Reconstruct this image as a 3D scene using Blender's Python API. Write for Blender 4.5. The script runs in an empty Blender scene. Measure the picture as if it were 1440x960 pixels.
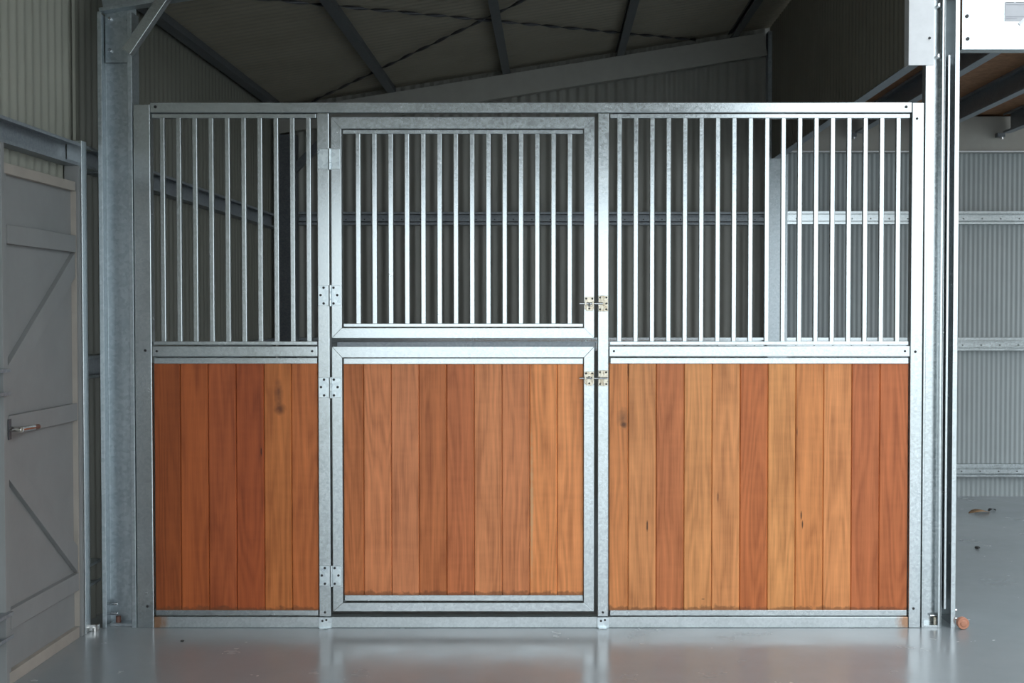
import bpy, bmesh, math, random
from mathutils import Vector, Matrix
R = random.Random(7)
C = bpy.context.scene.collection
V = Vector

# ------------------------------------------------------------------ materials
def lin(c):
    return tuple(((x/255)/12.92 if x/255 <= .04045 else ((x/255+.055)/1.055)**2.4) for x in c) + (1,)

def new_mat(name):
    m = bpy.data.materials.new(name); m.use_nodes = True
    nt = m.node_tree; nt.nodes.clear()
    out = nt.nodes.new('ShaderNodeOutputMaterial'); b = nt.nodes.new('ShaderNodeBsdfPrincipled')
    nt.links.new(b.outputs[0], out.inputs[0])
    return m, nt, b

def N(nt, t, **kw):
    n = nt.nodes.new(t)
    for k, v in kw.items(): setattr(n, k, v)
    return n

def pos_scaled(nt, s):
    g = N(nt, 'ShaderNodeNewGeometry'); v = N(nt, 'ShaderNodeVectorMath', operation='MULTIPLY')
    nt.links.new(g.outputs['Position'], v.inputs[0]); v.inputs[1].default_value = s
    return v.outputs[0]

def noise(nt, vec, scale, detail=3, rough=.5):
    n = N(nt, 'ShaderNodeTexNoise'); n.inputs['Scale'].default_value = scale
    n.inputs['Detail'].default_value = detail; n.inputs['Roughness'].default_value = rough
    nt.links.new(vec, n.inputs['Vector']); return n.outputs['Fac']

def ramp(nt, fac, stops):
    r = N(nt, 'ShaderNodeValToRGB'); e = r.color_ramp.elements
    while len(e) < len(stops): e.new(.5)
    for i, (p, c) in enumerate(stops):
        e[i].position = p; e[i].color = c if len(c) == 4 else tuple(c)+(1,)
    nt.links.new(fac, r.inputs[0]); return r.outputs[0]

def mixc(nt, a, b, f, mode='MIX'):
    m = N(nt, 'ShaderNodeMix', data_type='RGBA', blend_type=mode)
    for s, v in ((m.inputs[0], f), (m.inputs[6], a), (m.inputs[7], b)):
        if hasattr(v, 'is_output'): nt.links.new(v, s)
        else: s.default_value = v
    return m.outputs[2]

def mth(nt, op, a, b=None, c=None, clamp=False):
    m = N(nt, 'ShaderNodeMath', operation=op); m.use_clamp = clamp
    for i, v in enumerate((a, b, c)):
        if v is None: continue
        if hasattr(v, 'is_output'): nt.links.new(v, m.inputs[i])
        else: m.inputs[i].default_value = v
    return m.outputs[0]

def mat_galv(name, lo, hi, metallic=.7, r0=.3, r1=.45, spangle=70, rust=None, bump=.06):
    m, nt, b = new_mat(name)
    p = pos_scaled(nt, (1, 1, 1))
    vo = N(nt, 'ShaderNodeTexVoronoi'); vo.inputs['Scale'].default_value = spangle*1.6
    nt.links.new(p, vo.inputs['Vector'])
    sep = N(nt, 'ShaderNodeSeparateColor'); nt.links.new(vo.outputs['Color'], sep.inputs[0])
    n1 = noise(nt, p, 9, 4, .6)
    f = mth(nt, 'ADD', mth(nt, 'MULTIPLY', sep.outputs[0], .45), mth(nt, 'MULTIPLY', n1, .55))
    col = ramp(nt, f, [(.15, lo), (.75, hi)])
    if rust:
        for (x, z, rad) in rust:
            d = N(nt, 'ShaderNodeVectorMath', operation='DISTANCE'); nt.links.new(p, d.inputs[0]); d.inputs[1].default_value = (x, 0, z)
            nn = noise(nt, pos_scaled(nt, (1, 1, .25)), 60, 4, .7)
            k = mth(nt, 'SUBTRACT', mth(nt, 'ADD', mth(nt, 'MULTIPLY', nn, .9), .55), mth(nt, 'DIVIDE', d.outputs['Value'], rad))
            k = mth(nt, 'MULTIPLY', k, 1.6, clamp=True)
            col = mixc(nt, col, lin((176, 120, 72)), mth(nt, 'MULTIPLY', k, .8))
    nt.links.new(col, b.inputs['Base Color'])
    b.inputs['Metallic'].default_value = metallic
    rr = N(nt, 'ShaderNodeMapRange'); rr.inputs[3].default_value = r0; rr.inputs[4].default_value = r1
    nt.links.new(f, rr.inputs[0]); nt.links.new(rr.outputs[0], b.inputs['Roughness'])
    bp = N(nt, 'ShaderNodeBump'); bp.inputs['Strength'].default_value = bump; bp.inputs['Distance'].default_value = .002
    nt.links.new(noise(nt, p, 160, 2), bp.inputs['Height']); nt.links.new(bp.outputs[0], b.inputs['Normal'])
    return m

def mat_paint(name, col, rough=.5, var=.08, scale=6, metallic=0):
    m, nt, b = new_mat(name)
    p = pos_scaled(nt, (1, 1, 1))
    f = noise(nt, p, scale, 4, .6)
    a = tuple(c*(1-var) for c in col[:3])+(1,); h = tuple(min(1, c*(1+var)) for c in col[:3])+(1,)
    nt.links.new(ramp(nt, f, [(.3, a), (.7, h)]), b.inputs['Base Color'])
    b.inputs['Roughness'].default_value = rough; b.inputs['Metallic'].default_value = metallic
    return m

M = {}
M['galv'] = mat_galv('galvanised_steel', (.46, .50, .515), (.57, .61, .625), .9, .17, .30)
M['galv_rust'] = mat_galv('galvanised_steel_with_rust', (.46, .50, .515), (.57, .61, .625), .85, .30, .40,
                          bump=.01, rust=[(-1.82, .03, .07), (1.64, .03, .06)])
M['zinc'] = mat_galv('zinc_plated_steel', (.55, .62, .66), (.78, .85, .88), .8, .25, .35, 40)
M['passivated'] = mat_galv('yellow_passivated_steel', (.32, .26, .18), (.72, .67, .57), .75, .22, .35, 60)
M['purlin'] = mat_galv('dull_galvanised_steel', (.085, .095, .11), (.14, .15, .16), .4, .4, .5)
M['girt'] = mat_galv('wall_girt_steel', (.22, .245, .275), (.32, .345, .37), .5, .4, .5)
M['bearer'] = mat_paint('bearer_steel', (.33, .325, .30), .5, .05, 8, .2)
M['column'] = mat_galv('mottled_galvanised_steel', (.36, .41, .44), (.50, .55, .58), .8, .30, .42, 45)
M['white_flash'] = mat_paint('pale_grey_flashing', (.78, .78, .80), .45, .04, 20)
M['black'] = mat_paint('black_screw', (.02, .02, .022), .5)
M['bolt'] = mat_paint('bright_bolt', (.75, .76, .78), .25, .05, 50, 1)
M['door_grey'] = mat_paint('grey_door_paint', (.26, .263, .262), .5, .06, 5)
M['door_beige'] = mat_paint('beige_door_edge', (.38, .34, .30), .55, .08, 8)
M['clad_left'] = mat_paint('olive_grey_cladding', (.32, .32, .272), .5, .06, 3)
M['clad_shaded'] = mat_paint('shaded_cladding', (.145, .145, .122), .5, .06, 3)  # same side cladding, with the stall's shade put into a darker colour
M['clad_bay'] = mat_paint('skylit_cladding', (.30, .33, .335), .5, .05, 3)  # back cladding with the bay's bluish skylight put into the colour
M['clad'] = mat_paint('grey_cladding', (.27, .268, .245), .45, .07, 3)
M['roof'] = mat_paint('grey_roof_sheet', (.25, .228, .182), .55, .08, 3)
M['loftwall'] = mat_paint('loft_cladding', (.22, .205, .17), .5, .08, 3)
M['chip'] = mat_paint('brown_particleboard', (.30, .15, .075), .8, .25, 30)
M['chrome'] = mat_paint('chrome', (.7, .68, .66), .15, .05, 30, 1)
M['rubber'] = mat_paint('brown_grip', (.16, .07, .05), .5)
M['leaf'] = mat_paint('dry_leaf', (.36, .20, .09), .7, .3, 60)
M['dirt'] = mat_paint('dark_dirt', (.03, .03, .03), .8)
M['cap'] = mat_paint('terracotta_cap', (.55, .24, .15), .5, .15, 40)
M['sticker'] = mat_paint('grey_label', (.50, .50, .53), .6, .04, 20)
M['sticker_dark'] = mat_paint('label_ink', (.32, .32, .36), .6)
M['tape'] = mat_paint('clear_tape', (.72, .72, .74), .3)
M['concrete'] = mat_paint('pale_concrete', (.46, .46, .44), .85, .1, .6)
M['dark'] = mat_paint('added_dark_header', (.06, .058, .05), .7)
M['strap'] = mat_paint('dark_steel_strap', (.10, .10, .11), .5, .2, 20, .5)

def mat_floor():
    m, nt, b = new_mat('painted_concrete_floor')
    p = pos_scaled(nt, (1, 1, 1))
    f = noise(nt, p, 1.3, 5, .6)
    f2 = noise(nt, p, 40, 3, .6)
    c = ramp(nt, f, [(.3, (.255, .282, .300)), (.7, (.30, .325, .340))])
    nt.links.new(c, b.inputs['Base Color'])
    r = N(nt, 'ShaderNodeMapRange'); r.inputs[1].default_value = .3; r.inputs[2].default_value = .7
    r.inputs[3].default_value = .13; r.inputs[4].default_value = .30
    nt.links.new(noise(nt, p, 3.5, 4, .65), r.inputs[0]); nt.links.new(r.outputs[0], b.inputs['Roughness'])
    b.inputs['Specular IOR Level'].default_value = .55
    bp = N(nt, 'ShaderNodeBump'); bp.inputs['Strength'].default_value = .035; bp.inputs['Distance'].default_value = .01
    nt.links.new(noise(nt, p, 7, 3, .5), bp.inputs['Height']); nt.links.new(bp.outputs[0], b.inputs['Normal'])
    return m
M['floor'] = mat_floor()

# dark or pale marks in the timber: (x, z, half width, half height, colour, softness)
KNOTS = [(-1.244, 1.005, .030, .034, (.10, .03, .012), .9), (-1.25, 1.08, .022, .075, (.16, .05, .02), .9),
         (-1.331, .813, .004, .026, (.02, .008, .005), .5), (.333, .936, .017, .019, (.03, .014, .01), .6),
         (.33, .965, .034, .055, (.22, .09, .04), 1.0), (.442, .469, .004, .026, (.03, .012, .008), .5), (.767, .602, .003, .03, (.03, .012, .008), .5),
         (1.150, .515, .004, .022, (.03, .012, .008), .5), (1.156, .475, .004, .022, (.03, .012, .008), .5),
         (1.129, .900, .004, .03, (.15, .05, .02), .8), (.352, 1.18, .003, .06, (.04, .014, .01), .6),
         (-.089, .56, .009, .40, (.72, .40, .20), .7), (.70, .13, .01, .004, (.12, .05, .03), .8)]

def mat_wood():
    m, nt, b = new_mat('oiled_hardwood_boards')
    at = N(nt, 'ShaderNodeAttribute', attribute_name='tint'); sd = N(nt, 'ShaderNodeAttribute', attribute_name='seed')
    zb = N(nt, 'ShaderNodeAttribute', attribute_name='foot')
    g = N(nt, 'ShaderNodeNewGeometry')
    off = N(nt, 'ShaderNodeVectorMath', operation='SCALE'); off.inputs[0].default_value = (3.1, 1.7, 5.3)
    nt.links.new(sd.outputs['Fac'], off.inputs['Scale'])
    ad = N(nt, 'ShaderNodeVectorMath', operation='ADD'); nt.links.new(g.outputs['Position'], ad.inputs[0]); nt.links.new(off.outputs[0], ad.inputs[1])
    def sc(s):
        v = N(nt, 'ShaderNodeVectorMath', operation='MULTIPLY'); nt.links.new(ad.outputs[0], v.inputs[0]); v.inputs[1].default_value = s; return v.outputs[0]
    big = noise(nt, sc((7, 7, .75)), 1, 2, .4)
    ring = mth(nt, 'FRACT', mth(nt, 'MULTIPLY', big, 13))
    ring = mth(nt, 'ABSOLUTE', mth(nt, 'SUBTRACT', ring, .5))        # 0..0.5
    fib = noise(nt, sc((170, 170, 5)), 1, 3, .6)
    mid = noise(nt, sc((24, 24, 1.6)), 1, 3, .55)
    cross = noise(nt, sc((5, 5, 30)), 1, 2, .5)
    v = mth(nt, 'ADD', mth(nt, 'MULTIPLY', ring, .26), mth(nt, 'MULTIPLY', fib, .30))
    v = mth(nt, 'ADD', v, mth(nt, 'MULTIPLY', mid, .50))
    v = mth(nt, 'ADD', v, mth(nt, 'MULTIPLY', cross, .10))          # about .51 on average
    shade = ramp(nt, v, [(.30, (.60, .52, .46)), (.52, (1, 1, 1)), (.72, (1.28, 1.32, 1.36))])
    col = mixc(nt, at.outputs['Color'], shade, 1.0, 'MULTIPLY')
    sep = N(nt, 'ShaderNodeSeparateXYZ'); nt.links.new(g.outputs['Position'], sep.inputs[0])
    wob = noise(nt, sc((30, 30, 30)), 1, 3, .6)
    # water stain at the foot of the boards
    h = mth(nt, 'SUBTRACT', sep.outputs['Z'], zb.outputs['Fac'])
    st = mth(nt, 'SUBTRACT', mth(nt, 'MULTIPLY', wob, .055), h)
    st = mth(nt, 'MULTIPLY', mth(nt, 'ADD', st, -.010), 90, clamp=True)
    col = mixc(nt, col, (.12, .045, .02, 1), mth(nt, 'MULTIPLY', st, .6))
    for (x, z, rx, rz, c, soft) in KNOTS:
        dx = mth(nt, 'DIVIDE', mth(nt, 'SUBTRACT', sep.outputs['X'], x), rx); dz = mth(nt, 'DIVIDE', mth(nt, 'SUBTRACT', sep.outputs['Z'], z), rz)
        d = mth(nt, 'SQRT', mth(nt, 'ADD', mth(nt, 'MULTIPLY', dx, dx), mth(nt, 'MULTIPLY', dz, dz)))
        d = mth(nt, 'ADD', d, mth(nt, 'MULTIPLY', mth(nt, 'SUBTRACT', wob, .5), 1.0))
        k = mth(nt, 'DIVIDE', mth(nt, 'SUBTRACT', 1.0, d), soft, clamp=True)
        col = mixc(nt, col, tuple(c)+(1,), mth(nt, 'MULTIPLY', k, .85))
    nt.links.new(col, b.inputs['Base Color']); b.inputs['Roughness'].default_value = .46
    b.inputs['Specular IOR Level'].default_value = .35
    bp = N(nt, 'ShaderNodeBump'); bp.inputs['Strength'].default_value = .05; bp.inputs['Distance'].default_value = .002
    nt.links.new(fib, bp.inputs['Height']); nt.links.new(bp.outputs[0], b.inputs['Normal'])
    return m
M['wood'] = mat_wood()

# ------------------------------------------------------------------ mesh helpers
class MB:
    def __init__(s): s.v = []; s.f = []; s.m = []; s.attr = {}
    def add(s, vs, fs, m=0):
        o = len(s.v); s.v += [tuple(v) for v in vs]; s.f += [[i+o for i in f] for f in fs]; s.m += [m]*len(fs); return s
    def box(s, x0, x1, y0, y1, z0, z1, m=0):
        return s.add([(x0,y0,z0),(x1,y0,z0),(x1,y1,z0),(x0,y1,z0),(x0,y0,z1),(x1,y0,z1),(x1,y1,z1),(x0,y1,z1)],
                     [[0,3,2,1],[4,5,6,7],[0,1,5,4],[1,2,6,5],[2,3,7,6],[3,0,4,7]], m)
    def prism(s, prof, O, U, W, D, m=0):
        """profile points (u, w) on axes U, W swept by the vector D"""
        O, U, W, D = V(O), V(U), V(W), V(D); n = len(prof)
        a = [O+U*p[0]+W*p[1] for p in prof]; b = [p+D for p in a]
        fs = [[i, (i+1) % n, (i+1) % n+n, i+n] for i in range(n)] + [list(range(n))[::-1], list(range(n, 2*n))]
        return s.add(a+b, fs, m)
    def cyl(s, p0, p1, r, n=14, m=0, r1=None):
        p0, p1 = V(p0), V(p1); d = (p1-p0).normalized(); a = d.orthogonal().normalized(); b = d.cross(a)
        r1 = r if r1 is None else r1
        vs = [p0+(a*math.cos(t)+b*math.sin(t))*r for t in [2*math.pi*i/n for i in range(n)]] + \
             [p1+(a*math.cos(t)+b*math.sin(t))*r1 for t in [2*math.pi*i/n for i in range(n)]]
        return s.add(vs, [[i, (i+1) % n, (i+1) % n+n, i+n] for i in range(n)]+[list(range(n))[::-1], list(range(n, 2*n))], m)
    def build(s, name, mats, parent=None, bevel=0, seg=2, smooth=False):
        me = bpy.data.meshes.new(name)
        off = parent_world(parent)
        me.from_pydata([tuple(V(v)-off) for v in s.v], [], s.f)
        for i, mm in enumerate(mats if isinstance(mats, (list, tuple)) else [mats]): me.materials.append(M[mm])
        me.polygons.foreach_set('material_index', s.m)
        bm = bmesh.new(); bm.from_mesh(me); bmesh.ops.recalc_face_normals(bm, faces=bm.faces); bm.to_mesh(me); bm.free()
        for k, (ty, vals) in s.attr.items():
            a = me.attributes.new(k, ty, 'POINT')
            for i, x in enumerate(vals):
                if ty == 'FLOAT_COLOR': a.data[i].color = x
                else: a.data[i].value = x
        if smooth: me.polygons.foreach_set('use_smooth', [True]*len(me.polygons))
        o = bpy.data.objects.new(name, me); C.objects.link(o)
        if parent is not None: o.parent = parent
        if bevel:
            md = o.modifiers.new('bevel', 'BEVEL'); md.width = bevel; md.segments = seg; md.limit_method = 'ANGLE'; md.angle_limit = .6
        return o

def parent_world(p):
    o = V((0, 0, 0))
    while p is not None: o += p.location; p = p.parent
    return o

def tag(o, label, cat, group=None):
    o['label'] = label; o['category'] = cat; o['kind'] = 'thing'
    if group: o['group'] = group
    return o
def empty(name, loc, label, cat, group=None):
    o = bpy.data.objects.new(name, None); o.location = loc; o.empty_display_size = .1; C.objects.link(o)
    return tag(o, label, cat, group)
def struct(o, label=None):
    o['kind'] = 'structure'
    if label: o['label'] = label
    return o
def dup(o, parent=None):
    c = o.copy(); C.objects.link(c)
    if parent is not None: c.parent = parent
    return c

def csec(W, D, L=.018, t=.003):
    return [(0,0),(W,0),(W,D),(W-L,D),(W-L,D-t),(W-t,D-t),(W-t,t),(t,t),(t,D-t),(L,D-t),(L,D),(0,D)]

def corrugated(name, mat, O, U, Wd, H, length, height, pitch=.076, amp=.0055, per=10, slope=None):
    """sheet with waves across U, ribs along H, waves pushed along Wd; slope: H extent as a function of u"""
    O, U, Wd, H = V(O), V(U), V(Wd), V(H); mb = MB(); n = int(length/pitch*per)
    for i in range(n+1):
        u = length*i/n; w = amp*math.cos(2*math.pi*u/pitch); h = height if slope is None else slope(u)
        p = O+U*u+Wd*w; mb.v += [tuple(p), tuple(p+H*h)]
    mb.f = [[2*i, 2*i+2, 2*i+3, 2*i+1] for i in range(n)]; mb.m = [0]*n
    return mb.build(name, mat, smooth=True)

XL, YB, YF = -2.17, 4.0, -6.0            # left cladding, back cladding, front edge of the added yard roof
roofz = lambda x: 3.41+.16*x

# ------------------------------------------------------------------ the shell
struct(MB().box(-2.3, 8, -6.6, YB+.1, -.15, 0).build('floor', 'floor'))
struct(MB().box(-40, 40, -60, -6.6, -.17, -.02).build('ground', 'concrete'))
struct(MB().box(8, 40, -6.6, 30, -.17, -.02).build('ground', 'concrete'))
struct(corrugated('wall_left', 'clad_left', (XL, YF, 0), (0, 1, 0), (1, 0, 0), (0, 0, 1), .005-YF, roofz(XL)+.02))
struct(corrugated('wall_left', 'clad_shaded', (XL, -.035, 0), (0, 1, 0), (1, 0, 0), (0, 0, 1), YB+.035, roofz(XL)+.02))
struct(corrugated('wall_back', 'clad', (XL, YB, 0), (1, 0, 0), (0, 1, 0), (0, 0, 1), 1.76-XL, 0, slope=lambda u: roofz(XL+u)+.03))
struct(corrugated('wall_back', 'clad_bay', (1.75, YB, 0), (1, 0, 0), (0, 1, 0), (0, 0, 1), 5, 0, pitch=.038, amp=.002, slope=lambda u: roofz(1.75+u)+.03))  # finer ribs imitate the light and dark bands of frontal light
# roof sheet, ribs running up the slope: the covered bay, then the loft bay
sl = V((1, 0, .16))
struct(corrugated('ceiling', 'roof', V((XL-.05, YF, roofz(XL-.05))), (0, 1, 0), (0, 0, 1), sl, YB+.1-YF, 1.80-XL))  # the stretch over the yard is added, out of view, to shape the light
struct(corrugated('ceiling', 'roof', V((1.75, 0, roofz(1.75)+.005)), (0, 1, 0), (0, 0, 1), sl, YB+.1, 5.0))
struct(corrugated('wall_right', 'loftwall', (1.71, .03, 2.64), (0, 1, 0), (1, 0, 0), (0, 0, 1), YB-.06, roofz(1.71)-2.65))
struct(MB().box(-2.25, 1.8, YF-.05, YF, 2.6, 3.8).build('added_header', 'dark'))  # unseen header, added to darken what the upper steel reflects
struct(MB().box(5.6, 5.7, -7, 0, 0, 4.2).build('wall_right', 'clad'))  # unseen side wall, added to block low skylight
struct(MB().box(1.79, 5.6, .03, YB-.02, 2.985, 3.005).build('loft_floor', 'chip'), 'brown particleboard underside of the loft floor')

# ------------------------------------------------------------------ stall front
stall = empty('horse_stall', (-.09, .025, 0), 'galvanised horse stall front with timber boards, barred grilles and a split door', 'stall front')
XA, XB_, XC, XD = (-1.902, -1.826), (-1.066, -1.012), (.213, .263), (1.643, 1.698)
ZT = 2.402
def post(x, z0, z1, foot=False, y1=.05):
    mb = MB().box(x[0], x[1], 0, y1, z0, z1)
    o = mb.build('post', 'galv', stall, .003)
    return o
pA = post(XA, 0, 2.395); pB = post(XB_, .052, 2.356); pC = post(XC, .052, 2.356); pD = post(XD, 0, ZT)
SC = []
for p, x, zs in ((pA, -1.855, (1.275, .10)), (pD, 1.665, (2.33, 1.27, .09))):
    SC.append((p, [(x, -.002, z) for z in zs], .006))
# feet of the two inner posts
for p, x in ((pB, XB_), (pC, XC)):
    mb = MB().box(x[0]-.002, x[1]+.004, -.006, 0, -.0, .05).box(x[0]+.004, x[1]-.008, -.028, -.006, 0, .006)
    for dx, dz in ((.016, .034), (.034, .038)): mb.cyl((x[0]+dx, -.008, dz), (x[0]+dx, -.005, dz), .0055, 10, 1)
    mb.build('foot_bracket', ['zinc', 'black'], p, .0015)
    MB().cyl((sum(x)/2, -.0025, .072), (sum(x)/2, .002, .072), .0055, 10).build('screw', 'black', p)
tr = MB().box(XA[1]+.001, XD[0]-.001, -.001, .049, 2.357, 2.404).build('top_rail', 'galv', stall, .003)
SC.append((tr, [(x, -.003, 2.383) for x in (-1.80, 1.615)], .007))
MB().box(XA[1]+.001, XD[0]-.001, .0, .05, 0.0, .051).build('sill', 'galv_rust', stall, .003)

def boards(name, edges, z0, z1, cols, parent, foot, y=.014, th=.022, dim=1):
    mb = MB(); tint = []; seed = []; ft = []
    for i, (a, b) in enumerate(zip(edges[:-1], edges[1:])):
        g = .0007; c = .0035; a += g; b -= g; s = R.random()*9+i
        prof = [(a, y+c), (a+c, y), (b-c, y), (b, y+c), (b, y+th), (a, y+th)]
        n0 = len(mb.v)
        mb.prism(prof, (0, 0, z0), (1, 0, 0), (0, 1, 0), (0, 0, z1-z0))
        k = len(mb.v)-n0
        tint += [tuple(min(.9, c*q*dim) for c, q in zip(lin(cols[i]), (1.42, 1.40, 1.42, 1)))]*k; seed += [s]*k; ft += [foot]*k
    mb.attr = {'tint': ('FLOAT_COLOR', tint), 'seed': ('FLOAT', seed), 'foot': ('FLOAT', ft)}
    return mb.build(name, 'wood', parent)

def bar_proto(z0, z1):
    return MB().box(-.0105, .0105, .012, .033, z0, z1)
def bars(xs, z0, z1, parent):
    first = None
    off = parent_world(parent)
    for x in xs:
        if first is None:
            first = bar_proto(z0, z1)
            first.v = [(v[0]+off.x, v[1], v[2]) for v in first.v]
            first = first.build('bar', 'galv', parent, .0022, 2); o = first
        else: o = dup(first, parent)
        o.location.x = x-off.x

def screws(parent, pts, r=.0055):
    first = None
    for p in pts:
        if first is None:
            first = p; o = o1 = MB().cyl((p[0], p[1], p[2]), (p[0], p[1]+.003, p[2]), r, 10).build('screw', 'black', parent)
        else:
            o = dup(o1, parent); o.location = V(p)-V(first)
def bolts(parent, pts, d, r, mat='bolt'):
    o1 = None
    for p in pts:
        if o1 is None: o1 = MB().cyl(p, V(p)+V(d), r, 10).build('bolt', mat, parent, .001); first = p
        else: o = dup(o1, parent); o.location = V(p)-V(first)
def side_panel(name, x0, x1, xs, edges, cols, label):
    # a fixed panel: mid rail, barred grille above, boards below
    mr = MB().box(x0, x1, -.001, .049, 1.247, 1.2955).build('mid_rail', 'galv', stall, .003)
    screws(mr, [(x, -.003, 1.272) for x in (x0+.022, x1-.024)])
    gr = bpy.data.objects.new('grille', None); C.objects.link(gr); gr.parent = stall; gr.empty_display_size = .1
    MB().box(x0+.004, x1-.004, .010, .040, 2.334, 2.354).build('bar_channel', 'galv', gr, .002)
    MB().box(x0+.004, x1-.004, .010, .040, 1.2995, 1.317).build('bar_channel', 'galv', gr, .002)
    gr['label'] = label[0]
    bars(xs, 1.31, 2.34, gr)
    bp = boards('board_panel', edges, .078, 1.218, cols, stall, .080, dim=.84 if x0 < -1 else .95)  # narrow panel's tint is dimmed for the weaker light on its side
    bp['label'] = label[1]
    MB().box(x0+.006, x1-.004, .008, .042, 1.214, 1.242).build('board_channel', 'galv', bp, .002)
    MB().box(x0+.006, x1-.004, .008, .042, .054, .080).build('board_channel', 'galv', bp, .002)

for a in SC: screws(*a)
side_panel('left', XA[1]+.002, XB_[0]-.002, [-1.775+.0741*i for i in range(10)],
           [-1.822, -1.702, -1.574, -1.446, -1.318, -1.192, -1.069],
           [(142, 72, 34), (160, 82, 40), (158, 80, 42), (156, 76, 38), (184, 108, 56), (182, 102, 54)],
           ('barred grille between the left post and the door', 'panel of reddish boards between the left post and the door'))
side_panel('right', XC[1]+.002, XD[0]-.002, [.312+.0749*i for i in range(18)],
           [.266, .354, .482, .610, .738, .867, .995, 1.122, 1.250, 1.379, 1.508, 1.640],
           [(190, 120, 70), (192, 127, 78), (176, 104, 62), (196, 132, 80), (194, 128, 78), (172, 96, 52), (196, 132, 78), (192, 122, 70), (194, 126, 76), (170, 96, 56), (168, 94, 54)],
           ('wide barred grille beside the right post', 'wide panel of mixed orange boards beside the right post'))

def ring_frame(x0, x1, z0, z1, wl, wr, wt, wb, y0, y1, g=.0001):
    """mitred frame of four members"""
    mb = MB(); o = [(x0, z0), (x1, z0), (x1, z1), (x0, z1)]; i = [(x0+wl, z0+wb), (x1-wr, z0+wb), (x1-wr, z1-wt), (x0+wl, z1-wt)]
    for k in range(4):
        a, b, c, d = V(o[k]), V(o[(k+1) % 4]), V(i[(k+1) % 4]), V(i[k])
        e = (b-a).normalized()*g
        mb.prism([a+e, b-e, c-e, d+e], (0, y0, 0), (1, 0, 0), (0, 0, 1), (0, y1-y0, 0))
    return mb

DX0, DX1 = -1.002, .197
def hinge(parent, zc, plain=False):
    xl, xr, h = -1.009, -1.003, .045
    mb = MB().box(-1.063, -1.010, -.0035, -.0005, zc-h, zc+h).box(-1.002, -.962, -.0035, -.0005, zc-h, zc+h)
    xp = -1.0075
    for z0, z1 in ((-.049, -.018), (-.017, .016), (.017, .047)):
        mb.cyl((xp, -.0055, zc+z0), (xp, -.0055, zc+z1), .0075, 14)
    o = mb.build('hinge', 'zinc', parent, .0008)
    if not plain:
        screws(parent, [(dx, -.005, zc+dz) for dx, dz in ((-1.038, .036), (-1.052, .002), (-1.038, -.036), (-.993, .036), (-.976, .002), (-.993, -.036))], .0058)
    return o

def latch(parent, zc, pull, long):
    # keeper plate on the post, slide plate on the door, round bolt across the gap
    mb = MB()
    mb.box(.1525, .1955, -.0045, -.0008, zc-.028, zc+.030)                           # door plate
    mb.box(.2165, .2595, -.0045, -.0008, zc-.036, zc+.036)                           # post plate
    mb.box(.2395, .2455, -.014, -.004, zc-.036, zc+.036)                             # folded rib of the keeper
    mb.box(.2265, .2305, -.010, -.004, zc-.036, zc+.036)
    for x in (.157, .191): mb.box(x-.0035, x+.0035, -.022, -.004, zc-.010, zc+.010)  # bolt guides
    mb.box(.160, .190, -.016, -.004, zc-.034, zc-.012)                               # padlock staple
    mb.cyl((.129, -.014, zc), (long, -.014, zc), .0048, 14, 1)
    mb.cyl((.174, -.014, zc), (.174, -.024, zc-pull), .005, 12, 1)
    for x, z in ((.160, .022), (.188, .022), (.224, .027), (.252, .027), (.224, -.027), (.252, -.027), (.252, 0), (.174, -.023)):
        yy = -.0175 if z == -.023 else -.006
        mb.cyl((x, yy, zc+z), (x, yy+.002, zc+z), .0048, 10, 2)
    return mb.build('latch', ['passivated', 'bolt', 'black'], parent, .0008)

ud = ring_frame(DX0, DX1, 1.332, 2.338, .046, .047, .053, .046, 0, .045).build('upper_door', 'galv', stall, .0011)
ud['label'] = 'upper half door of upright bars'
MB().box(-.950, .147, .010, .038, 2.263, 2.281).build('bar_channel', 'galv', ud, .002)
MB().box(-.950, .147, .010, .038, 1.382, 1.399).build('bar_channel', 'galv', ud, .002)
bars([-.882+.0744*i for i in range(14)], 1.39, 2.27, ud)
hinge(ud, 2.147, True); hinge(ud, 1.526); latch(ud, 1.490, .012, .236)
ld = ring_frame(DX0, DX1, .076, 1.293, .046, .047, .050, .040, 0, .045).build('lower_door', 'galv', stall, .0011)
ld['label'] = 'lower half door filled with timber boards'
lb = boards('board_panel', [-.953, -.861, -.734, -.607, -.480, -.353, -.226, -.099, .028, .149], .148, 1.216,
            [(168, 98, 56), (188, 116, 74), (186, 116, 76), (170, 98, 56), (172, 98, 58), (192, 122, 78), (184, 114, 72), (200, 126, 74), (204, 130, 78)], ld, .150)
MB().box(-.950, .147, .008, .040, 1.212, 1.2405).build('board_channel', 'galv', ld, .002)
MB().box(-.950, .147, .008, .040, .122, .150).build('board_channel', 'galv', ld, .002)
hinge(ld, 1.106); hinge(ld, .241); latch(ld, 1.149, -.006, .258)
MB().box(-.985, .205, .040, .050, 1.270, 1.3125).build('door_stop', 'girt', ld, .001)

# ------------------------------------------------------------------ columns, rafters, braces
def column(x0, x1, ydir, y0, ztop, label, group, mat='column', dep=.10):
    root = empty('steel_column', ((x0+x1)/2, y0, 0), label, 'column', group)
    W = x1-x0
    MB().prism(csec(W, dep, min(.02, dep*.2), .003), (x0, y0, 0), (1, 0, 0), (0, ydir, 0), (0, 0, ztop)).build('column_section', mat, root, .002)
    return root
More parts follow.
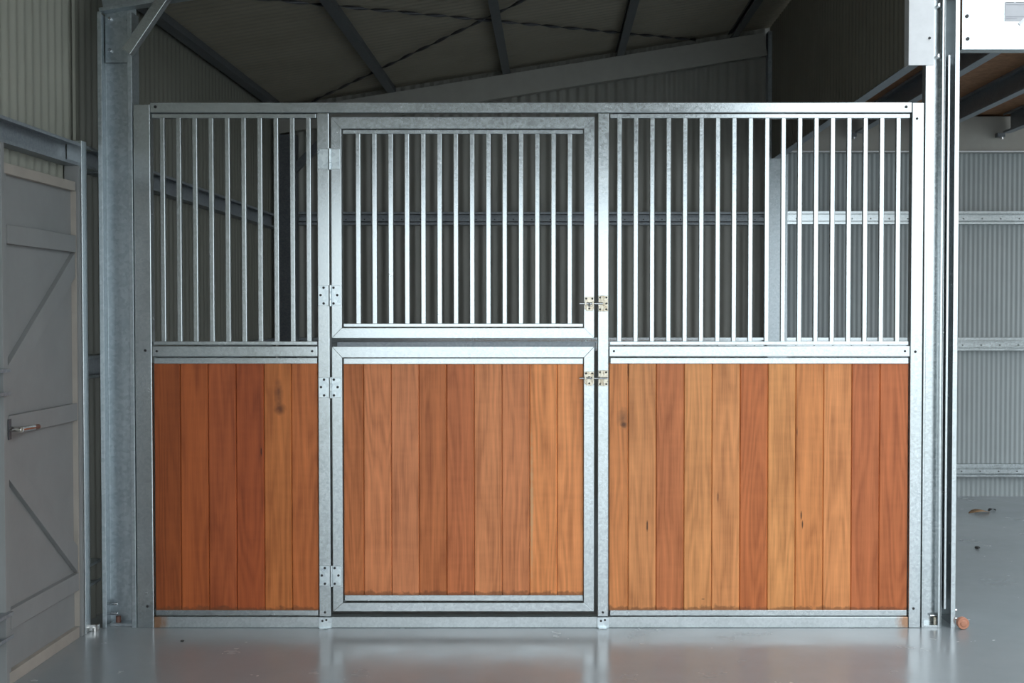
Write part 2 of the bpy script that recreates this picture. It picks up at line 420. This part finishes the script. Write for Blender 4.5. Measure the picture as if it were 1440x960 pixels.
# front pair open towards the yard (web at the back)
cl = column(-2.062, -1.906, -1, .098, 2.814, 'mottled galvanised steel column between the grey side door and the stall front', None)
bolts(cl, [(-2.03, .066, 2.80), (-1.945, .066, 2.79), (-2.03, .066, 2.655), (-1.935, .066, 2.645)], (0, .0145, 0), .008)
MB().box(-2.055, -1.912, .080, .0835, 2.60, 2.93).build('gusset_plate', 'column', cl, .001)
MB().box(-2.04, -1.93, .03, .095, 0, .012, 0).cyl((-2.01, .06, .01), (-2.01, .06, .04), .012, 8, 1).cyl((-1.94, .06, .01), (-1.94, .06, .05), .008, 8, 1).build('base_bracket', ['column', 'rubber'], cl, .001)
bolts(cl, [(-2.059, .05, .10), (-2.059, .05, .055)], (.05, 0, 0), .007)

cr = column(1.702, 1.787, -1, .050, 3.55, 'bright galvanised steel column beside the wide end of the stall front', None, 'galv', .052)
MB().prism([(1.789, 0), (1.792, 0), (1.792, .247), (1.854, .247), (1.854, .003), (1.836, .003), (1.836, 0), (1.857, 0), (1.857, .25), (1.789, .25)], (0, -.002, 0), (1, 0, 0), (0, 1, 0), (0, 0, 3.55)).build('flange_shade_slot', 'galv', cr, .001)  # column's outer flange, made into a deep slot so it shades dark
MB().box(1.808, 1.818, .010, .245, .085, 2.62).build('guide_strip', 'galv', cr, .001)
MB().box(1.712, 1.717, .03, .046, .085, 2.62).build('guide_strip', 'galv', cr, .001)
bolts(cr, [(1.772, .02, 2.85), (1.772, .02, 2.62)], (0, .0265, 0), .010)
bolts(cr, [(1.850, .03, .075), (1.850, .03, .035)], (.024, 0, 0), .007)
mb = MB().box(1.706, 1.784, .0, .046, 0, .012)
mb.cyl((1.77, .02, .012), (1.77, .02, .045), .009, 8, 1).cyl((1.75, .03, .05), (1.782, .03, .05), .006, 8, 2)
mb.build('base_bracket', ['galv', 'passivated', 'bolt'], cr, .001)

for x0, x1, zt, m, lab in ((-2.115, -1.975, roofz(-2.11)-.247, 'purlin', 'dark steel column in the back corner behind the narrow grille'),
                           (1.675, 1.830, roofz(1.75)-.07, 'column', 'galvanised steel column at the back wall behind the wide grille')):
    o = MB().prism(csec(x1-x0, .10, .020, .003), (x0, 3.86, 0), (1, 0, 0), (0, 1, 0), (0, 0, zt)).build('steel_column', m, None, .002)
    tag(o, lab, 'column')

slope = V((1, 0, .16)).normalized(); up = V((0, 1, 0)).cross(slope)*-1
up = V((-slope.z, 0, slope.x))
def rafter(y, x0, x1, depth, ydir, mat, label):
    zb = lambda x: roofz(x)-.0645-depth
    o = MB().prism(csec(depth, .065, .016, .003), (x0, y, zb(x0)), up, (0, ydir, 0), slope*((x1-x0)/slope.x)).build('rafter', mat, None, .0015)
    return tag(o, label, 'rafter')
rf = rafter(.085, -2.06, 1.61, .195, -1, 'column', 'galvanised sloping rafter at the top of the front column')
rb = rafter(3.87, -2.10, 1.67, .175, 1, 'bearer', 'sloping steel rafter high on the back wall above the stall')

def knee(y0, a, b, w, dp, mat, label):
    a, b = V(a), V(b); d = (b-a); n = V((-d.normalized().z, 0, d.normalized().x))
    o = MB().prism(csec(w, dp, .012, .003), a-n*w*.5+V((0, y0, 0)), n, (0, 1, 0), d).build('knee_brace', mat, None, .0015)
    return tag(o, label, 'brace')
knee(-.0525, (-1.915, 0, 2.622), (-1.715, 0, 2.912), .044, .05, 'galv', 'diagonal galvanised knee brace between front column and rafter')
knee(3.812, (-1.985, 0, 2.55), (-1.60, 0, 2.93), .06, .05, 'purlin', 'dark knee brace at the back corner column behind the bars')

# ------------------------------------------------------------------ purlins and straps
PL = [(-2.105, 'eave purlin along the top of the side wall, lowest under the roof'),
      (-1.235, 'second roof purlin up from the side wall with the door'),
      (-.345, 'middle roof purlin with pale streaks, third up from the side wall'),
      (.535, 'fourth roof purlin up from the side wall with the door'),
      (1.42, 'highest roof purlin, beside the dark loft wall')]
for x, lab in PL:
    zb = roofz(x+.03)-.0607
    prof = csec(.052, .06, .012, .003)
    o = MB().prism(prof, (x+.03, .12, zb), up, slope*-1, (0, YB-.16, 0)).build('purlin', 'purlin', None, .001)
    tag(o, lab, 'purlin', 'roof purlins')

def strap(a, b, label):
    a, b = V(a), V(b); d = b-a; L = d.length; d.normalize(); s = d.orthogonal().normalized(); t = d.cross(s); mb = MB(); n = 260
    for i in range(n+1):
        p = a+d*L*i/n; th = 2*math.pi*(L*i/n)/.42; q = (s*math.cos(th)+t*math.sin(th))*.010
        mb.v += [tuple(p+q), tuple(p-q)]
    mb.f = [[2*i, 2*i+1, 2*i+3, 2*i+2] for i in range(n)]; mb.m = [0]*n
    o = mb.build('roof_strap', 'strap', None, 0, smooth=True)
    md = o.modifiers.new('thick', 'SOLIDIFY'); md.thickness = .003
    return tag(o, label, 'strap')
rz = lambda x: roofz(x)-.022
strap((-1.88, 3.95, rz(-1.88)), (1.0, .55, rz(1.0)), 'twisted dark roof strap rising from the dark corner column')
strap((-1.95, .62, rz(-1.95)), (1.12, 3.93, rz(1.12)), 'twisted dark roof strap running to the highest purlin at the back')

# ------------------------------------------------------------------ wall girts
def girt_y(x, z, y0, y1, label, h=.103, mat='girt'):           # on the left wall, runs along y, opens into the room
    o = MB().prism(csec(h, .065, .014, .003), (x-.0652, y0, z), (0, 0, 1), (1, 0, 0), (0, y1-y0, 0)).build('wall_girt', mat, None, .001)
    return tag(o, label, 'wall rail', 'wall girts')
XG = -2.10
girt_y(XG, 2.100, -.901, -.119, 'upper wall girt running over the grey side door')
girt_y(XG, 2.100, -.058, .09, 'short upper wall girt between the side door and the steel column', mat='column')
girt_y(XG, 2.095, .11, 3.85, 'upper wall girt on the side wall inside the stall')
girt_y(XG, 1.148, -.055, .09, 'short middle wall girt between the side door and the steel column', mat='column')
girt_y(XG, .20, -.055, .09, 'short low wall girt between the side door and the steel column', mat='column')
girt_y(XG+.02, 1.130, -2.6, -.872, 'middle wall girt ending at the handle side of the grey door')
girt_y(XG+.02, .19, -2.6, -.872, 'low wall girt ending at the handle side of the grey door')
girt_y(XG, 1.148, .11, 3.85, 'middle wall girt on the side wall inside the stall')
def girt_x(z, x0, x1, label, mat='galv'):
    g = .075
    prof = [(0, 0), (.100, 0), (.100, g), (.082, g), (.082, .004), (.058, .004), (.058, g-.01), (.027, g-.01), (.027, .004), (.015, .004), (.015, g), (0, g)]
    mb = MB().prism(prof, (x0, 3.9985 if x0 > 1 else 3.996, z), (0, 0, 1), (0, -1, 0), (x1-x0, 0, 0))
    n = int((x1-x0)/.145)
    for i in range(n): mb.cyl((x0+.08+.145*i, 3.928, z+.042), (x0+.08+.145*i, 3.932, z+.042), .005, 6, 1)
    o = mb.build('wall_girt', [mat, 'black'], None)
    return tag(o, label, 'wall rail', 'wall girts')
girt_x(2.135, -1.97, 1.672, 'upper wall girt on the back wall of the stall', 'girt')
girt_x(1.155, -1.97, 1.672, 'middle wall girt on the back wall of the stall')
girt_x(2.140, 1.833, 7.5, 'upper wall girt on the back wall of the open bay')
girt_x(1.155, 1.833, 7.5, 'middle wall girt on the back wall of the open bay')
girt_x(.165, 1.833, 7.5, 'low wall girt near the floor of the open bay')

# ------------------------------------------------------------------ loft
mb = MB().prism(csec(.30, .075, .028, .003), (1.862, -.012, 2.640), (0, 0, 1), (0, 1, 0), (4.8, 0, 0))
lbm = mb.build('loft_beam', 'galv', None, .002)
tag(lbm, 'deep white-lit galvanised beam over the open bay, with a label stuck on it', 'beam')
sb = MB().box(2.055, 2.31, -.0145, -.0125, 2.768, 2.853, 0).box(2.060, 2.095, -.0150, -.0145, 2.8515, 2.8535, 2).box(2.105, 2.14, -.0150, -.0145, 2.8515, 2.8535, 2)
sb.box(2.06, 2.15, -.0150, -.0145, 2.840, 2.843, 1)
for k, (x0, x1, z) in enumerate(((2.06, 2.30, 2.786), (2.06, 2.11, 2.778), (2.15, 2.30, 2.776))): sb.box(x0, x1, -.0150, -.0145, z, z+.003, 1)
sb.build('label_sticker', ['sticker', 'sticker_dark', 'black'], lbm)
mb = MB(); mb.prism([(0, 0), (.075, .075), (.060, .090), (-.015, .015)], (2.125, -.0165, 2.748), (.62, 0, 0), (0, 0, .62), (0, .001, 0))
mb.build('tape', 'tape', lbm)
bolts(lbm, [(1.884, -.018, 2.898), (1.884, -.018, 2.790), (1.888, -.018, 2.688)], (0, .007, 0), .008, 'black')

JX = [(2.35, 'first loft joist beside the bright column'), (2.93, 'second loft joist from the bright column'), (3.49, 'third loft joist from the bright column, ending at a bolted bracket')]
for x, lab in JX:
    o = MB().prism(csec(.150, .06, .016, .003), (x+.055, .06, 2.833), (0, 0, 1), (-1, 0, 0), (0, 3.78, 0)).build('loft_joist', 'girt', None, .001)
    tag(o, lab, 'joist', 'loft joists')
    mb = MB().box(x-.06, x-.003, 3.80, 3.855, 2.80, 2.83).cyl((x-.02, 3.83, 2.785), (x-.02, 3.83, 2.80), .014, 8, 1)
    mb.build('joist_bracket', ['purlin', 'bolt'], o)
o = MB().prism(csec(.33, .06, .016, .003), (1.7162, .11, 2.640), (0, 0, 1), (1, 0, 0), (0, 3.72, 0)).build('loft_edge_beam', 'girt', None, .001)
tag(o, 'edge beam under the dark loft wall, running to the back column', 'beam')
o = MB().prism(csec(.265, .05, .02, .003), (1.835, 3.975, 2.700), (0, 0, 1), (0, -1, 0), (4.9, 0, 0))
o = MB().box(1.835, 5.6, 3.87, 3.9975, 2.700, 2.965).box(1.835, 5.6, 3.850, 3.876, 2.690, 2.700, 1).build('loft_bearer', ['bearer', 'white_flash'], None, .001)  # pale lip colour paints the light caught along the lower flange
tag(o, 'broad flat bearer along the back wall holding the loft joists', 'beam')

fl = MB().box(1.622, 1.737, -.009, -.0035, 2.570, 3.60).box(1.622, 1.625, -.006, .06, 2.570, 3.60)
fl = fl.build('corner_flashing', 'white_flash', None, .001)
tag(fl, 'pale grey corner flashing at the front end of the dark loft wall', 'flashing')
MB().cyl((1.716, -.013, 2.692), (1.716, -.008, 2.692), .006, 8).build('screw', 'black', fl)

# ------------------------------------------------------------------ side door
door = bpy.data.objects.new('door_1', None); door.location = (-2.12, -.545, 0); C.objects.link(door); struct(door, 'grey ledged and braced side door')
YN, YFa = -.868, -.150
MB().box(-2.140, -2.128, YN, YFa, .012, 2.02).build('door_leaf', 'door_grey', door)
def ledge(z0a, z0b, z1a, z1b, name, mat='door_grey', x=-2.104, ya=YN+.03, yb=YFa-.012):
    # z at the near end (a) and far end (b), bottom then top
    mb = MB().prism([(ya, z0a), (yb, z0b), (yb, z1b), (ya, z1a)], (-2.129, 0, 0), (0, 1, 0), (0, 0, 1), (x+2.129, 0, 0))
    return mb.build(name, mat, door, .0015)
ledge(1.715, 1.715, 1.789, 1.789, 'ledge'); ledge(.970, .970, 1.046, 1.046, 'ledge'); ledge(.212, .212, .290, .290, 'ledge')
ledge(1.14, 1.605, 1.24, 1.714, 'brace', x=-2.108); ledge(.80, .291, .90, .41, 'brace', x=-2.108)
ledge(1.985, 1.985, 2.026, 2.026, 'top_edge', 'door_beige', ya=YN); ledge(.0, .0, .048, .048, 'bottom_edge', 'door_beige', ya=YN)
MB().box(-2.13, -2.106, YFa-.007, YFa, .048, 1.985).build('door_stile', 'door_beige', door, .001)
MB().box(-2.13, -2.106, YN, YN+.028, .048, 1.985).build('door_stile', 'door_grey', door, .001)
MB().box(-2.16, -2.098, YFa+.004, YFa+.030, 0, 2.10).build('door_frame', 'door_grey', door, .0015)
MB().box(-2.16, -2.098, YN-.03, YN-.004, 0, 2.10).build('door_frame', 'door_grey', door, .0015)
hb = MB().box(-2.104, -2.100, YN+.016, YN+.040, .955, 1.035, 1).cyl((-2.10, YN+.028, .995), (-2.055, YN+.028, .995), .011, 12)
hb.cyl((-2.055, YN+.020, .995), (-2.055, YN+.135, .992), .012, 12).cyl((-2.055, YN+.135, .992), (-2.055, YN+.18, .992), .010, 10, 2)
hb.build('door_handle', ['chrome', 'strap', 'rubber'], door, .001)['label'] = 'chrome lever handle'
# galvanised jambs either side
o = MB().box(-2.160, -2.092, -.117, -.060, 0, 2.215).build('door_jamb', 'galv', None, .002)
tag(o, 'galvanised jamb post on the hinge side of the grey door', 'jamb', 'door jambs')
MB().box(-2.092, -2.060, -.062, -.040, 0.0, .03).cyl((-2.075, -.06, .0), (-2.075, -.06, .018), .012, 8).build('floor_bracket', 'chrome', o, .001)
o = MB().box(-2.163, -2.147, -.985, -.903, 0, 2.225).build('door_jamb', 'galv', None, .002)
tag(o, 'galvanised jamb post on the handle side of the grey door', 'jamb', 'door jambs')

# ------------------------------------------------------------------ small things on the floor
def leaf(x, y, L, W, rot, label, mat='leaf', h=.012):
    mb = MB(); n = 10; c, s = math.cos(rot), math.sin(rot)
    for i in range(n+1):
        t = i/n; w = W*math.sin(math.pi*t)**.8*.5+.001; z = .003+h*math.sin(math.pi*t)
        for k in (-1, 0, 1):
            px, py = (t-.5)*L, k*w
            mb.v.append((x+px*c-py*s, y+px*s+py*c, z+(.006 if k else 0)*(w/W*2)))
    for i in range(n):
        for k in range(2): mb.f.append([3*i+k, 3*i+k+1, 3*i+k+4, 3*i+k+3])
    mb.m = [0]*len(mb.f)
    o = mb.build('dry_leaf', mat, None, 0, smooth=True); md = o.modifiers.new('t', 'SOLIDIFY'); md.thickness = .0015
    return tag(o, label, 'leaf')
leaf(3.10, 3.20, .17, .10, .2, 'brown dry leaf on the floor near the back wall of the open bay')
leaf(3.22, 3.28, .08, .04, .5, 'dark curled leaf touching the brown leaf in the open bay', 'dirt')
def crumb(x, y, r, label):
    bm = bmesh.new(); bmesh.ops.create_icosphere(bm, subdivisions=2, radius=r)
    for v in bm.verts: v.co *= 1+R.uniform(-.25, .25); v.co.z *= .5
    zmin = min(v.co.z for v in bm.verts)
    me = bpy.data.meshes.new('dirt_clod'); bm.to_mesh(me); bm.free(); me.materials.append(M['dirt'])
    o = bpy.data.objects.new('dirt_clod', me); o.location = (x, y, -zmin); C.objects.link(o)
    return tag(o, label, 'dirt')
crumb(2.617, 1.87, .016, 'small dark dirt clod on the floor inside the open bay')
crumb(-1.625, -.234, .008, 'small dark dirt clod on the floor before the narrow reddish board panel')
cap = MB().cyl((1.885, -.005, .028), (1.885, -.033, .028), .027, 20).cyl((1.885, -.033, .028), (1.885, -.038, .028), .018, 20, 0, .012)
tag(cap.build('pipe_cap', 'cap', None, .003), 'small round terracotta cap on the floor at the foot of the bright column', 'cap')

# ------------------------------------------------------------------ light
sc = bpy.context.scene
w = bpy.data.worlds.new('sky'); sc.world = w; w.use_nodes = True
bg = w.node_tree.nodes['Background']; bg.inputs[0].default_value = (.86, .95, 1.0, 1); bg.inputs[1].default_value = 2.2

def area(name, loc, target, size, power, col=(1, 1, 1)):
    l = bpy.data.lights.new(name, 'AREA'); l.shape = 'RECTANGLE'; l.size, l.size_y = size; l.energy = power; l.color = col
    o = bpy.data.objects.new(name, l); o.location = loc; C.objects.link(o)
    o.rotation_euler = (V(target)-V(loc)).to_track_quat('-Z', 'Y').to_euler(); return o

# ------------------------------------------------------------------ camera
cam = bpy.data.cameras.new('camera'); co = bpy.data.objects.new('camera', cam); C.objects.link(co)
co.location = (0, -5.53, 1.445); co.rotation_euler = (math.radians(90-1.4), 0, 0)
cam.sensor_width = 36; cam.lens = 1702*36/1440
cam.shift_x = -55/1440; cam.shift_y = 2/1440
cam.clip_start = .05; cam.clip_end = 200
sc.camera = co
sc.view_settings.view_transform = 'Standard'; sc.view_settings.look = 'None'
sc.view_settings.exposure = .62
